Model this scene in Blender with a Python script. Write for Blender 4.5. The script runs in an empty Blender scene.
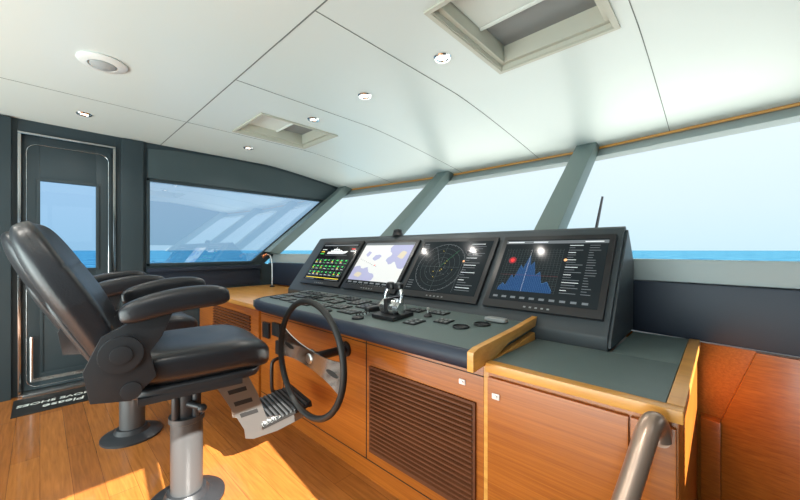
import bpy, bmesh, math, random
from mathutils import Vector, Matrix
random.seed(4)
SC = bpy.context.scene
COL = SC.collection
SC.view_settings.view_transform = 'Standard'
SC.view_settings.exposure = 0.42

# ---------------------------------------------------------------- materials
def mat(name, col, rough=0.5, metal=0.0, emit=0.0, coat=0.0, bump=0.0, bscale=200, spec=0.5):
    m = bpy.data.materials.new(name); m.use_nodes = True
    nt = m.node_tree; b = nt.nodes['Principled BSDF']
    c = (col[0], col[1], col[2], 1)
    b.inputs['Base Color'].default_value = c
    b.inputs['Roughness'].default_value = rough
    b.inputs['Metallic'].default_value = metal
    b.inputs['Coat Weight'].default_value = coat
    b.inputs['Specular IOR Level'].default_value = spec
    if emit:
        b.inputs['Emission Color'].default_value = c
        b.inputs['Emission Strength'].default_value = emit
    tc = nt.nodes.new('ShaderNodeTexCoord')
    n = nt.nodes.new('ShaderNodeTexNoise'); n.inputs['Scale'].default_value = bscale
    n.inputs['Detail'].default_value = 3
    nt.links.new(tc.outputs['Object'], n.inputs['Vector'])
    bp = nt.nodes.new('ShaderNodeBump'); bp.inputs['Strength'].default_value = bump
    bp.inputs['Distance'].default_value = 0.002
    if bump:
        nt.links.new(n.outputs['Fac'], bp.inputs['Height'])
        nt.links.new(bp.outputs['Normal'], b.inputs['Normal'])
    return m
def pix(name, col, emit=.5):
    return mat(name, col, .5, emit=emit, spec=.08)

def wood(name, c1, c2, scale, rough=0.3, coat=0.25):
    m = bpy.data.materials.new(name); m.use_nodes = True
    nt = m.node_tree; b = nt.nodes['Principled BSDF']
    tc = nt.nodes.new('ShaderNodeTexCoord'); mp = nt.nodes.new('ShaderNodeMapping')
    mp.inputs['Scale'].default_value = scale
    n = nt.nodes.new('ShaderNodeTexNoise'); n.inputs['Scale'].default_value = 3
    n.inputs['Detail'].default_value = 8; n.inputs['Distortion'].default_value = 0.12; n.inputs['Roughness'].default_value = .68
    r = nt.nodes.new('ShaderNodeValToRGB')
    r.color_ramp.elements[0].position = 0.30; r.color_ramp.elements[0].color = (*c1, 1)
    r.color_ramp.elements[1].position = 0.70; r.color_ramp.elements[1].color = (*c2, 1)
    nt.links.new(tc.outputs['Object'], mp.inputs['Vector'])
    nt.links.new(mp.outputs['Vector'], n.inputs['Vector'])
    nt.links.new(n.outputs['Fac'], r.inputs['Fac'])
    nt.links.new(r.outputs['Color'], b.inputs['Base Color'])
    b.inputs['Roughness'].default_value = rough
    b.inputs['Coat Weight'].default_value = coat
    b.inputs['Coat Roughness'].default_value = 0.15
    b.inputs['Specular IOR Level'].default_value = 0.35
    return m

def floor_mat():
    m = bpy.data.materials.new('teak_floor'); m.use_nodes = True
    nt = m.node_tree; b = nt.nodes['Principled BSDF']
    tc = nt.nodes.new('ShaderNodeTexCoord')
    br = nt.nodes.new('ShaderNodeTexBrick')
    br.inputs['Scale'].default_value = 1
    br.inputs['Brick Width'].default_value = 1.5
    br.inputs['Row Height'].default_value = 0.12
    br.inputs['Mortar Size'].default_value = 0.0010
    br.inputs['Color1'].default_value = (0.43, 0.155, 0.032, 1)
    br.inputs['Color2'].default_value = (0.34, 0.115, 0.023, 1)
    br.inputs['Mortar'].default_value = (0.16, 0.055, 0.015, 1)
    mp = nt.nodes.new('ShaderNodeMapping'); mp.inputs['Scale'].default_value = (1.2, 18, 1)
    n = nt.nodes.new('ShaderNodeTexNoise'); n.inputs['Scale'].default_value = 4
    n.inputs['Detail'].default_value = 8; n.inputs['Distortion'].default_value = 0.5
    r = nt.nodes.new('ShaderNodeValToRGB')
    r.color_ramp.elements[0].position = 0.3; r.color_ramp.elements[0].color = (0.76, 0.76, 0.76, 1)
    r.color_ramp.elements[1].position = 0.7; r.color_ramp.elements[1].color = (1.14, 1.14, 1.14, 1)
    mx = nt.nodes.new('ShaderNodeMix'); mx.data_type = 'RGBA'; mx.blend_type = 'MULTIPLY'
    mx.inputs['Factor'].default_value = 1
    nt.links.new(tc.outputs['Object'], br.inputs['Vector'])
    nt.links.new(tc.outputs['Object'], mp.inputs['Vector'])
    nt.links.new(mp.outputs['Vector'], n.inputs['Vector'])
    nt.links.new(n.outputs['Fac'], r.inputs['Fac'])
    nt.links.new(br.outputs['Color'], mx.inputs[6])
    nt.links.new(r.outputs['Color'], mx.inputs[7])
    nt.links.new(mx.outputs[2], b.inputs['Base Color'])
    b.inputs['Roughness'].default_value = 0.24
    b.inputs['Coat Weight'].default_value = 0.35
    return m

def glass(name, tint, base=.03, amp=.6, power=4):
    m = bpy.data.materials.new(name); m.use_nodes = True
    nt = m.node_tree; nt.nodes.clear()
    out = nt.nodes.new('ShaderNodeOutputMaterial')
    t = nt.nodes.new('ShaderNodeBsdfTransparent'); t.inputs['Color'].default_value = (*tint, 1)
    g = nt.nodes.new('ShaderNodeBsdfGlossy'); g.inputs['Roughness'].default_value = 0.0
    lw = nt.nodes.new('ShaderNodeLayerWeight'); lw.inputs['Blend'].default_value = .5
    p = nt.nodes.new('ShaderNodeMath'); p.operation = 'POWER'; p.inputs[1].default_value = power
    a = nt.nodes.new('ShaderNodeMath'); a.operation = 'MULTIPLY_ADD'; a.inputs[1].default_value = amp; a.inputs[2].default_value = base
    mx = nt.nodes.new('ShaderNodeMixShader')
    nt.links.new(lw.outputs['Facing'], p.inputs[0]); nt.links.new(p.outputs[0], a.inputs[0])
    nt.links.new(a.outputs[0], mx.inputs[0]); nt.links.new(t.outputs[0], mx.inputs[1])
    nt.links.new(g.outputs[0], mx.inputs[2]); nt.links.new(mx.outputs[0], out.inputs['Surface'])
    return m

def sea_mat():
    m = mat('sea_water', (0.02, 0.16, 0.27), 0.5, bump=0.0)
    nt = m.node_tree; b = nt.nodes['Principled BSDF']
    tc = nt.nodes.new('ShaderNodeTexCoord')
    mp = nt.nodes.new('ShaderNodeMapping'); mp.inputs['Scale'].default_value = (.05, .05, 1)
    n = nt.nodes.new('ShaderNodeTexNoise'); n.inputs['Scale'].default_value = 1
    n.inputs['Detail'].default_value = 12; n.inputs['Roughness'].default_value = .8
    r = nt.nodes.new('ShaderNodeValToRGB')
    r.color_ramp.elements[0].position = 0.40; r.color_ramp.elements[0].color = (0.010, 0.065, 0.13, 1)
    r.color_ramp.elements[1].position = 0.62; r.color_ramp.elements[1].color = (0.07, 0.20, 0.28, 1)
    nt.links.new(tc.outputs['Object'], mp.inputs['Vector'])
    nt.links.new(mp.outputs['Vector'], n.inputs['Vector'])
    nt.links.new(n.outputs['Fac'], r.inputs['Fac'])
    nt.links.new(r.outputs['Color'], b.inputs['Base Color'])
    b.inputs['Specular IOR Level'].default_value = 0.0
    return m

M = dict(
 ceil=mat('ceiling_panel_lacquer', (0.73, 0.785, 0.755), 0.32),
 seam=mat('seam_shadow_gap', (0.16, 0.18, 0.17), 0.7),
 wall=mat('slate_green_leather', (0.026, 0.042, 0.050), 0.5, bump=.1),
 wall2=mat('slate_green_paint', (0.05, 0.072, 0.078), 0.5),
 mull=mat('mullion_grey_green', (0.17, 0.22, 0.21), 0.45),
 navy=mat('navy_leather', (0.012, 0.020, 0.038), 0.5, bump=.15),
 sill=mat('sill_grey', (0.33, 0.375, 0.375), 0.5),
 deck=mat('pale_deck_bounce', (0.52, 0.55, 0.54), 0.6),
 desk=mat('desk_leather_grey_green', (0.10, 0.135, 0.13), 0.45, bump=.2, bscale=400),
 house=mat('housing_graphite', (0.036, 0.046, 0.053), 0.45, bump=.1, bscale=400),
 black=mat('black_plastic', (0.012, 0.012, 0.014), 0.35),
 rubber=mat('black_rubber', (0.01, 0.01, 0.01), 0.55),
 leather=mat('chair_leather', (0.016, 0.017, 0.021), 0.36, bump=.25, bscale=150),
 shell=mat('chair_shell_grey', (0.024, 0.026, 0.030), 0.4),
 chrome=mat('polished_steel', (0.82, 0.82, 0.82), 0.15, 1.0),
 dchrome=mat('smoked_chrome', (0.5, 0.5, 0.5), 0.15, 1.0),
 steel=mat('brushed_steel', (0.62, 0.62, 0.62), 0.28, 1.0),
 ped=mat('matte_grey_post', (0.09, 0.095, 0.10), 0.38, .4),
 alu=mat('painted_aluminium', (0.32, 0.33, 0.33), 0.3, 0.85),
 grey=mat('mid_grey', (0.25, 0.26, 0.26), 0.5),
 cream=mat('cream_frame', (0.56, 0.55, 0.46), 0.45),
 white=mat('white_lacquer', (0.8, 0.82, 0.8), 0.3),
 shade=mat('roller_shade', (0.70, 0.74, 0.70), 0.7),
 taupe=mat('bronzed_steel', (0.44, 0.31, 0.24), 0.3, .7),
 teak=wood('teak_veneer', (0.27, 0.066, 0.008), (0.47, 0.138, 0.018), (0.6, 26, 40)),
 teakv=wood('teak_veneer_side', (0.34, 0.092, 0.012), (0.56, 0.18, 0.028), (26, 0.6, 40)),
 trim=wood('teak_edge_trim', (0.56, 0.24, 0.045), (0.76, 0.38, 0.09), (1, 4, 12), 0.3),
 slat=wood('dark_slat_wood', (0.09, 0.026, 0.008), (0.14, 0.042, 0.014), (1, 8, 12), 0.5, 0),
 gap=mat('dark_gap', (0.012, 0.007, 0.004), 0.8),
 floor=floor_mat(),
 glass=glass('clear_glass', (0.98, 0.99, 0.99), .01, .25, 6),
 tint=glass('tinted_glass', (0.48, 0.64, 0.82), .30, .6, 3),
 tint2=glass('tinted_door_glass', (0.46, 0.63, 0.82), .03, .5, 3),
 sea=sea_mat(),
 lamp=mat('lamp_lens', (1, 0.9, 0.75), 0.4, emit=6),
 scr=mat('screen_black', (0.008, 0.009, 0.011), 0.08, spec=.25),
 e_white=pix('pixels_white', (0.6, 0.62, 0.64), .5),
 e_grey=pix('pixels_grey', (0.11, 0.12, 0.13), .6),
 e_dark=mat('pixels_slate', (0.010, 0.013, 0.015), .10, emit=.6, spec=.12),
 e_green=pix('pixels_green', (0.05, 0.50, 0.10), .5),
 e_dgreen=pix('pixels_dim_green', (0.03, 0.18, 0.07), .5),
 e_yel=pix('pixels_yellow', (0.75, 0.55, 0.05), .6),
 e_red=pix('pixels_and_glare_red', (0.7, 0.03, 0.03), .8),
 e_red2=pix('pixels_and_glare_dim_red', (0.16, 0.02, 0.025), .7),
 e_or=pix('pixels_and_glare_orange', (0.8, 0.36, 0.16), .8),
 e_land=pix('pixels_chart_white', (0.55, 0.55, 0.55), .42),
 e_beige=pix('pixels_chart_beige', (0.50, 0.44, 0.34), .4),
 e_sea=pix('pixels_chart_lavender', (0.32, 0.32, 0.47), .4),
 e_blue=pix('pixels_blue', (0.010, 0.035, 0.10), .6),
 e_blue2=pix('pixels_light_blue', (0.05, 0.13, 0.25), .6),
 e_teal=pix('pixels_teal', (0.06, 0.075, 0.075), .5),
)

# ---------------------------------------------------------------- mesh helpers
def BM(): return bmesh.new()
def box(bm, x0, x1, y0, y1, z0, z1, mi=0, mtx=None):
    vs = [bm.verts.new((x, y, z)) for z in (z0, z1) for y in (y0, y1) for x in (x0, x1)]
    if mtx:
        for v in vs: v.co = mtx @ v.co
    for f in ((0,2,3,1),(4,5,7,6),(0,1,5,4),(2,6,7,3),(0,4,6,2),(1,3,7,5)):
        fa = bm.faces.new([vs[i] for i in f]); fa.material_index = mi
    return vs
def slab(bm, quad, off, mi=0):
    a = [bm.verts.new(Vector(p)) for p in quad]
    b = [bm.verts.new(Vector(p) + Vector(off)) for p in quad]
    n = len(a)
    fs = [bm.faces.new(a[::-1]), bm.faces.new(b)]
    for i in range(n):
        fs.append(bm.faces.new([a[i], a[(i+1) % n], b[(i+1) % n], b[i]]))
    for f in fs: f.material_index = mi
def prism_x(bm, poly, x0, x1, mi=0):
    slab(bm, [(x0, y, z) for y, z in poly], (x1-x0, 0, 0), mi)
def tube(bm, pts, r, seg=14, mi=0, closed=False, sq=(1, 1)):
    pts = [Vector(p) for p in pts]; n = len(pts)
    rs = r if isinstance(r, (list, tuple)) else [r]*n
    rings = []; ref = None
    for i, p in enumerate(pts):
        if closed: t = pts[(i+1) % n] - pts[i-1]
        else: t = pts[min(i+1, n-1)] - pts[max(i-1, 0)]
        t.normalize()
        if ref is None:
            ref = Vector((0, 0, 1)) if abs(t.z) < 0.9 else Vector((0, 1, 0))
        a = (ref - t*ref.dot(t)).normalized(); ref = a
        b = t.cross(a)
        rings.append([bm.verts.new(p + (a*math.cos(2*math.pi*k/seg)*sq[0] + b*math.sin(2*math.pi*k/seg)*sq[1])*rs[i]) for k in range(seg)])
    m = n if closed else n-1
    for i in range(m):
        A, B = rings[i], rings[(i+1) % n]
        for k in range(seg):
            f = bm.faces.new([A[k], A[(k+1) % seg], B[(k+1) % seg], B[k]]); f.material_index = mi
    if not closed:
        f = bm.faces.new(rings[0][::-1]); f.material_index = mi
        f = bm.faces.new(rings[-1]); f.material_index = mi
def smooth_path(pts, n=6):
    P = [Vector(p) for p in pts]; out = []
    for i in range(len(P)-1):
        p0, p1, p2, p3 = P[max(i-1, 0)], P[i], P[i+1], P[min(i+2, len(P)-1)]
        for k in range(n):
            t = k/n
            out.append(.5*((2*p1)+(p2-p0)*t+(2*p0-5*p1+4*p2-p3)*t*t+(3*p1-p0-3*p2+p3)*t**3))
    out.append(P[-1]); return out
def lathe(bm, prof, c=(0, 0, 0), seg=32, mi=0, mtx=None):
    rings = []
    for r, z in prof:
        ring = []
        for k in range(seg):
            a = 2*math.pi*k/seg
            co = Vector((max(r, 1e-4)*math.cos(a), max(r, 1e-4)*math.sin(a), z))
            if mtx: co = mtx @ co
            ring.append(bm.verts.new(co + Vector(c)))
        rings.append(ring)
    for A, B in zip(rings, rings[1:]):
        for k in range(seg):
            f = bm.faces.new([A[k], A[(k+1) % seg], B[(k+1) % seg], B[k]]); f.material_index = mi
    f = bm.faces.new(rings[0][::-1]); f.material_index = mi
    f = bm.faces.new(rings[-1]); f.material_index = mi
def cushion(bm, c, s, n=5.0, mtx=None, div=10, bend=None, mi=0):
    vm = {}
    def vert(p):
        key = (round(p[0], 4), round(p[1], 4), round(p[2], 4))
        if key in vm: return vm[key]
        k = (abs(p[0])**n + abs(p[1])**n + abs(p[2])**n)**(1/n)
        q = Vector((p[0]/k*s[0]/2, p[1]/k*s[1]/2, p[2]/k*s[2]/2))
        if bend: q = bend(q)
        if mtx: q = mtx @ q
        v = bm.verts.new(q + Vector(c)); vm[key] = v; return v
    for ax in range(3):
        for sg in (-1, 1):
            for i in range(div):
                for j in range(div):
                    cs = []
                    for a, b in ((i, j), (i+1, j), (i+1, j+1), (i, j+1)):
                        u, w = math.tan((-1+2*a/div)*math.pi/4), math.tan((-1+2*b/div)*math.pi/4)
                        p = [0, 0, 0]; p[ax] = sg; p[(ax+1) % 3] = u; p[(ax+2) % 3] = w
                        cs.append(vert(p))
                    if sg < 0: cs = cs[::-1]
                    f = bm.faces.new(cs); f.material_index = mi
def frame_xy(bm, x0, x1, y0, y1, z0, z1, t, mi=0):
    box(bm, x0, x1, y0, y0+t, z0, z1, mi); box(bm, x0, x1, y1-t, y1, z0, z1, mi)
    box(bm, x0, x0+t, y0+t, y1-t, z0, z1, mi); box(bm, x1-t, x1, y0+t, y1-t, z0, z1, mi)
def frame_yz(bm, y0, y1, z0, z1, x0, x1, t, mi=0):
    box(bm, x0, x1, y0, y1, z0, z0+t, mi); box(bm, x0, x1, y0, y1, z1-t, z1, mi)
    box(bm, x0, x1, y0, y0+t, z0+t, z1-t, mi); box(bm, x0, x1, y1-t, y1, z0+t, z1-t, mi)

def finish(bm, name, mats, parent=None, world=True, bevel=0.0, smooth=True, recalc=True):
    if not isinstance(mats, (list, tuple)): mats = [mats]
    if recalc: bmesh.ops.recalc_face_normals(bm, faces=bm.faces)
    if bevel:
        es = [e for e in bm.edges if len(e.link_faces) == 2 and e.calc_face_angle(0) > 0.6]
        bmesh.ops.bevel(bm, geom=es, offset=bevel, segments=2, affect='EDGES', profile=0.7, clamp_overlap=True)
    if parent is not None and world:
        bmesh.ops.translate(bm, verts=bm.verts, vec=-Vector(parent.location))
    for f in bm.faces: f.smooth = smooth
    for e in bm.edges:
        if len(e.link_faces) == 2 and e.calc_face_angle(0) > 0.7: e.smooth = False
    me = bpy.data.meshes.new(name); bm.to_mesh(me); bm.free()
    for m in mats: me.materials.append(m)
    o = bpy.data.objects.new(name, me); COL.objects.link(o)
    if parent is not None: o.parent = parent
    return o
def tag(o, label, cat, group=None):
    o['label'] = label; o['category'] = cat
    if group: o['group'] = group
    return o
def thing(name, loc, label, cat, group=None, rot=0):
    e = bpy.data.objects.new(name, None); e.empty_display_size = 0.1
    e.location = loc; e.rotation_euler = (0, 0, rot); COL.objects.link(e)
    return tag(e, label, cat, group)
def struct(o, label=None):
    o['kind'] = 'structure'
    if label: o['label'] = label
    return o
def solo(bm, name, mats, origin, label, cat, bevel=0, group=None):
    bmesh.ops.translate(bm, verts=bm.verts, vec=-Vector(origin))
    o = finish(bm, name, mats, bevel=bevel); o.location = origin
    return tag(o, label, cat, group)
def copy_thing(root, loc, rot=None):
    r = root.copy(); r.location = loc
    if rot is not None: r.rotation_euler = (0, 0, rot)
    COL.objects.link(r)
    for ch in [o for o in list(COL.objects) if o.parent == root]:
        c = ch.copy(); c.parent = r; COL.objects.link(c)
        for g in [o for o in list(COL.objects) if o.parent == ch]:
            d = g.copy(); d.parent = c; COL.objects.link(d)
    return r

# ---------------------------------------------------------------- room shell
XL, XR, ZC = -4.35, 0.65, 2.37
MA, MB = -2.52, -.90
NODES = [(-4.35, 3.34), (MA, 3.59), (MB, 3.59), (0.65, 3.34)]
def T(x):
    if x <= NODES[0][0]: return NODES[0][1]
    for (a, ya), (b, yb) in zip(NODES, NODES[1:]):
        if x <= b: return ya + (yb-ya)*(x-a)/(b-a)
    return NODES[-1][1]
K = 1.2
def FP(x, z): return Vector((x, T(x) - K*(2.2-z), z))
def SY(x): return T(x) - K*1.0

bm = BM(); box(bm, -4.5, 0.8, -2.6, 2.6, -0.06, 0)
struct(finish(bm, 'floor', M['floor']), 'warm teak plank floor')

H = [(-3.32, -2.73, 1.25, 1.98), (-1.0, -0.38, 1.25, 1.98)]
bm = BM()
xs = [-4.45, -3.32, -2.73, -1.0, -0.38, 0.75]; ys = [-2.6, 1.25, 1.98, 2.05]
for i in range(5):
    for j in range(3):
        if j == 1 and i in (1, 3): continue
        vs = [bm.verts.new((x, y, ZC)) for x, y in ((xs[i], ys[j]), (xs[i+1], ys[j]), (xs[i+1], ys[j+1]), (xs[i], ys[j+1]))]
        bm.faces.new(vs)
cx = [-4.45, -4.35, -3.8, -3.2, MA, -2.2, -1.5, MB, -0.5, 0.1, 0.65, 0.75]; nt_ = 12
def cz(t): return ZC - 0.17*t**1.25 if t < 1 else 2.2
grid = [[bm.verts.new((x, 2.05 + (T(x)+0.02-2.05)*t/nt_, cz(t/nt_))) for t in range(nt_+1)] for x in cx]
for i in range(len(cx)-1):
    for j in range(nt_):
        bm.faces.new((grid[i][j], grid[i+1][j], grid[i+1][j+1], grid[i][j+1]))
bmesh.ops.remove_doubles(bm, verts=bm.verts, dist=1e-4)
geom = bmesh.ops.extrude_face_region(bm, geom=list(bm.faces))
bmesh.ops.translate(bm, verts=[v for v in geom['geom'] if isinstance(v, bmesh.types.BMVert)], vec=(0, 0, 0.05))
struct(finish(bm, 'ceiling', M['ceil']), 'pale satin ceiling panels')

def ceil_z(x, y):
    if y <= 2.05: return ZC
    t = min((y-2.05)/(T(x)+.02-2.05), 1); return cz(t)
bm = BM()
def seam_y(x, y0, y1, w=0.004):
    n = 14
    for i in range(n):
        a = y0+(y1-y0)*i/n; b = y0+(y1-y0)*(i+1)/n
        slab(bm, [(x-w, a, ceil_z(x, a)-.002), (x+w, a, ceil_z(x, a)-.002), (x+w, b, ceil_z(x, b)-.002), (x-w, b, ceil_z(x, b)-.002)], (0, 0, .006))
box(bm, XL, XR, .879, .885, ZC-.002, ZC+.004)
for x in (-2.32, -1.38): seam_y(x, .887, T(x)-.02, .0022)
for x in (-3.4, -0.3): seam_y(x, -2.5, .877, .0015); seam_y(x, .887, T(x)-.02, .002)
struct(finish(bm, 'trim_1', M['seam']), 'shadow gaps between ceiling panels')

# left wall
bm = BM()
x0, x1 = XL-0.09, XL
box(bm, x0, x1, -2.6, -.13, 0, 2.42)
box(bm, x0, x1, -.13, .51, 2.26, 2.42)
box(bm, x0, x1, .51, .76, 0, 2.42)
prism_x(bm, [(.76, 0), (2.6, 0), (2.6, .9), (2.02, 1.08), (.76, 1.08)], x0, x1)
prism_x(bm, [(.76, 2.0), (3.10, 2.0), (3.36, 2.22), (3.0, 2.30), (2.3, 2.42), (.76, 2.42)], x0, x1)
prism_x(bm, [(1.86, 1.08), (2.02, 1.08), (3.10, 2.0), (2.96, 2.0)], x0, x1)
struct(finish(bm, 'wall_left', M['wall'], bevel=.004), 'slate green leather panelled side wall')
bm = BM()
box(bm, XL, XL+.035, .55, .73, 0, 2.36)
box(bm, XL, XL+.05, -.5, -.165, 0, 2.36)
struct(finish(bm, 'trim_2', M['wall'], bevel=.008))
bm = BM()
ar = [(.77, 2.0), (2.93, 2.0), (3.2, 2.17)]
ar2 = [(3.0, 2.22), (2.7, 2.26), (2.4, 2.30), (2.0, 2.335), (1.5, 2.345), (1.0, 2.33), (.77, 2.3)]
prism_x(bm, ar+ar2, XL, XL+.03)
struct(finish(bm, 'trim_3', M['wall2'], bevel=.004), 'arched valance panel above side window')
bm = BM(); box(bm, XL, XL+.07, .76, 1.95, 1.02, 1.06); box(bm, XL, XL+.02, .78, 1.95, .82, 1.02)
struct(finish(bm, 'trim_4', M['navy'], bevel=.006), 'dark padded ledge under the side window')
bm = BM()
def strip(a, b, w, xx0, xx1):
    a = Vector((0, *a)); b = Vector((0, *b)); d = (b-a).normalized(); nn = Vector((0, -d.z, d.y))*w
    slab(bm, [(xx0, a.y, a.z), (xx0, b.y, b.z), (xx0, b.y+nn.y, b.z+nn.z), (xx0, a.y+nn.y, a.z+nn.z)], (xx1-xx0, 0, 0))
P4 = [(.76, 1.08), (1.86, 1.08), (2.96, 2.0), (.76, 2.0)]
for a, b in zip(P4, P4[1:]+P4[:1]): strip(a, b, .03, XL-.03, XL+.012)
struct(finish(bm, 'trim_5', M['wall'], bevel=.003))
bm = BM(); bm.faces.new([bm.verts.new((XL-.04, y, z)) for y, z in P4])
struct(finish(bm, 'window_1', M['tint']), 'tinted side window with slanted edge')

# door
bm = BM(); frame_yz(bm, -.13, .51, 0.0, 2.26, XL-.02, XL+.03, .020)
struct(finish(bm, 'trim_6', M['dchrome'], bevel=.004), 'polished steel door frame')
bm = BM()
yA, yB, zA, zB = -.14, .52, .0, 2.27
box(bm, XL-.05, XL-.021, yA, .0, zA, zB); box(bm, XL-.05, XL-.021, .37, yB, zA, zB)
box(bm, XL-.05, XL-.021, .0, .37, zA, 1.08); box(bm, XL-.05, XL-.021, .0, .37, 1.86, zB)
box(bm, XL-.021, XL-.005, -.10, .0, .035, 2.2); box(bm, XL-.021, XL-.005, .37, .48, .035, 2.2)
box(bm, XL-.021, XL-.005, .0, .37, .035, 1.08); box(bm, XL-.021, XL-.005, .0, .37, 1.86, 2.2)
frame_yz(bm, -.02, .39, 1.06, 1.88, XL-.005, XL+.008, .022)
frame_yz(bm, .0, .37, .15, .95, XL-.005, XL+.003, .02)
door = struct(finish(bm, 'door_1', M['wall'], bevel=.003), 'dark leather clad side door with window')
bm = BM()
def rrect(y0, y1, z0, z1, r, n=6):
    P = []
    for cy, cz_, a0 in ((y1-r, z0+r, -90), (y1-r, z1-r, 0), (y0+r, z1-r, 90), (y0+r, z0+r, 180)):
        for k in range(n+1):
            a = math.radians(a0+90*k/n); P.append((XL-.003, cy+r*math.cos(a), cz_+r*math.sin(a)))
    return P
tube(bm, rrect(-.08, .46, .06, 2.17, .07), .0035, seg=8, closed=True)
o = finish(bm, 'edge_strip', M['dchrome'], door, world=False); o['label'] = 'thin chrome inlay with rounded corners around the door leaf'
bm = BM(); bm.faces.new([bm.verts.new((XL-.03, y, z)) for y, z in ((0, 1.08), (.37, 1.08), (.37, 1.86), (0, 1.86))])
struct(finish(bm, 'window_2', M['tint2']), 'tinted door window')
bm = BM(); box(bm, XL-.02, XL+.10, -.10, .48, 0.0, .03)
struct(finish(bm, 'trim_7', M['steel'], bevel=.004), 'steel door sill')
bm = BM(); lathe(bm, [(.024, 0), (.024, .012)], mtx=Matrix.Rotation(math.pi/2, 3, 'Y').to_4x4(), c=(XL, .43, 1.0))
box(bm, XL, XL+.006, .41, .45, .91, 1.03)
tube(bm, [(XL+.004, .43, 1), (XL+.05, .43, 1), (XL+.055, .41, 1), (XL+.055, .31, 1)], .009)
o = finish(bm, 'handle', M['chrome']); o.parent = door; o['label'] = 'chrome lever handle'
for (z0, z1) in ((.12, .50),):
    bm = BM(); tube(bm, [(XL+.03, -.05, z0), (XL+.03, -.05, z1)], .012)
    tube(bm, [(XL-.004, -.05, z0+.04), (XL+.03, -.05, z0+.04)], .009); tube(bm, [(XL-.004, -.05, z1-.04), (XL+.03, -.05, z1-.04)], .009)
    o = finish(bm, 'pull_bar', M['chrome']); o.parent = door; o['label'] = 'chrome bar low on the door'
bm = BM(); box(bm, XL-.004, XL+.004, -.06, .44, .10, .13)
o = finish(bm, 'kick_rail', M['chrome']); o.parent = door; o['label'] = 'chrome kick rail at the foot of the door'

# front wall below the windows
def strip_front(bm, z0, z1, yin, yout, xa=XL-.09, xb=XR+.09, f=SY):
    xsn = [xa, MA, MB, xb]
    for a, b in zip(xsn, xsn[1:]):
        slab(bm, [(a, f(a)+yin, z0), (b, f(b)+yin, z0), (b, f(b)+yin, z1), (a, f(a)+yin, z1)], (0, yout-yin, 0))
bm = BM(); strip_front(bm, 0, .79, 0, .08)
struct(finish(bm, 'wall_front', M['teakv']), 'teak panelled wall below windscreen')
bm = BM(); strip_front(bm, .80, 1.08, -.03, .08)
struct(finish(bm, 'trim_8', M['navy'], bevel=.012), 'navy leather padded band')
bm = BM(); strip_front(bm, 1.085, 1.20, -.01, .08)
struct(finish(bm, 'trim_9', M['sill'], bevel=.006), 'grey painted window sill band')
bm = BM()
def wf(x, z, off): return (x, SY(x)-off, z)
slab(bm, [wf(.115, .79, .03), wf(.64, .79, .03), wf(.64, 0, .03), wf(.00, 0, .03), wf(.00, .44, .03)], (0, .028, 0))
struct(finish(bm, 'trim_16', M['teak'], bevel=.003), 'raised teak panel with slanted edge')
bm = BM()
slab(bm, [wf(-.072, .44, .06), wf(-.002, .44, .06), wf(-.002, 0, .06), wf(-.072, 0, .06)], (0, .058, 0))
struct(finish(bm, 'trim_17', M['teak'], bevel=.003), 'low teak step beside the cabinet')
bm = BM()
xsn = [XL-.09, MA, MB, XR+.09]
for a, b in zip(xsn, xsn[1:]):
    slab(bm, [FP(a, 2.095), FP(b, 2.095), FP(b, 2.20), FP(a, 2.20)], (0, .05, -.03))
struct(finish(bm, 'trim_10', M['sill'], bevel=.003), 'header band over windscreen')
bm = BM()
for a, b in zip(xsn, xsn[1:]):
    pa, pb = FP(a, 2.195), FP(b, 2.195)
    slab(bm, [pa+Vector((0, -.03, -.012)), pb+Vector((0, -.03, -.012)), pb+Vector((0, 0, -.012)), pa+Vector((0, 0, -.012))], (0, 0, .02))
struct(finish(bm, 'trim_11', M['trim'], bevel=.003), 'slim wood bead along ceiling edge')
def mullion(x, w, name):
    bm = BM()
    a, b = FP(x, 1.19), FP(x, 2.2)
    q = [a+Vector((-w, 0, 0)), a+Vector((w, 0, 0)), b+Vector((w, 0, 0)), b+Vector((-w, 0, 0))]
    slab(bm, q, (0, -.13, .04))
    struct(finish(bm, name, M['mull'], bevel=.01), 'grey green raked windscreen mullion')
mullion(MA, .085, 'trim_12'); mullion(MB, .085, 'trim_13')
mullion(-4.27, .09, 'trim_14'); mullion(.58, .09, 'trim_15')
for i, (a, b) in enumerate(zip(NODES, NODES[1:])):
    bm = BM(); bm.faces.new([bm.verts.new(p) for p in (FP(a[0], 1.19), FP(b[0], 1.19), FP(b[0], 2.14), FP(a[0], 2.14))])
    struct(finish(bm, 'window_%d' % (i+3), M['glass']), 'raked windscreen pane')
# unseen right wall; openings shaped to throw sun patches on floor and cabinet
bm = BM()
X0, X1 = XR, XR+.09
box(bm, X0, X1, -2.6, 2.6, 0, .98)
box(bm, X0, X1, -2.6, 3.36, 2.12, 2.42)
box(bm, X0, X1, -2.6, -2.4, .98, 2.12)
box(bm, X0, X1, -.65, -.44, .98, 2.12)
box(bm, X0, X1, -.44, .74, .98, 1.42)
box(bm, X0, X1, .10, .16, 1.42, 2.12)
box(bm, X0, X1, .74, 1.35, .98, 2.12)
prism_x(bm, [(1.35, 1.36), (2.25, 1.36), (3.16, 2.12), (1.35, 2.12)], X0, X1)
struct(finish(bm, 'wall_right', M['wall']), 'unseen slate green side wall, openings shaped for sun patches')

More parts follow.
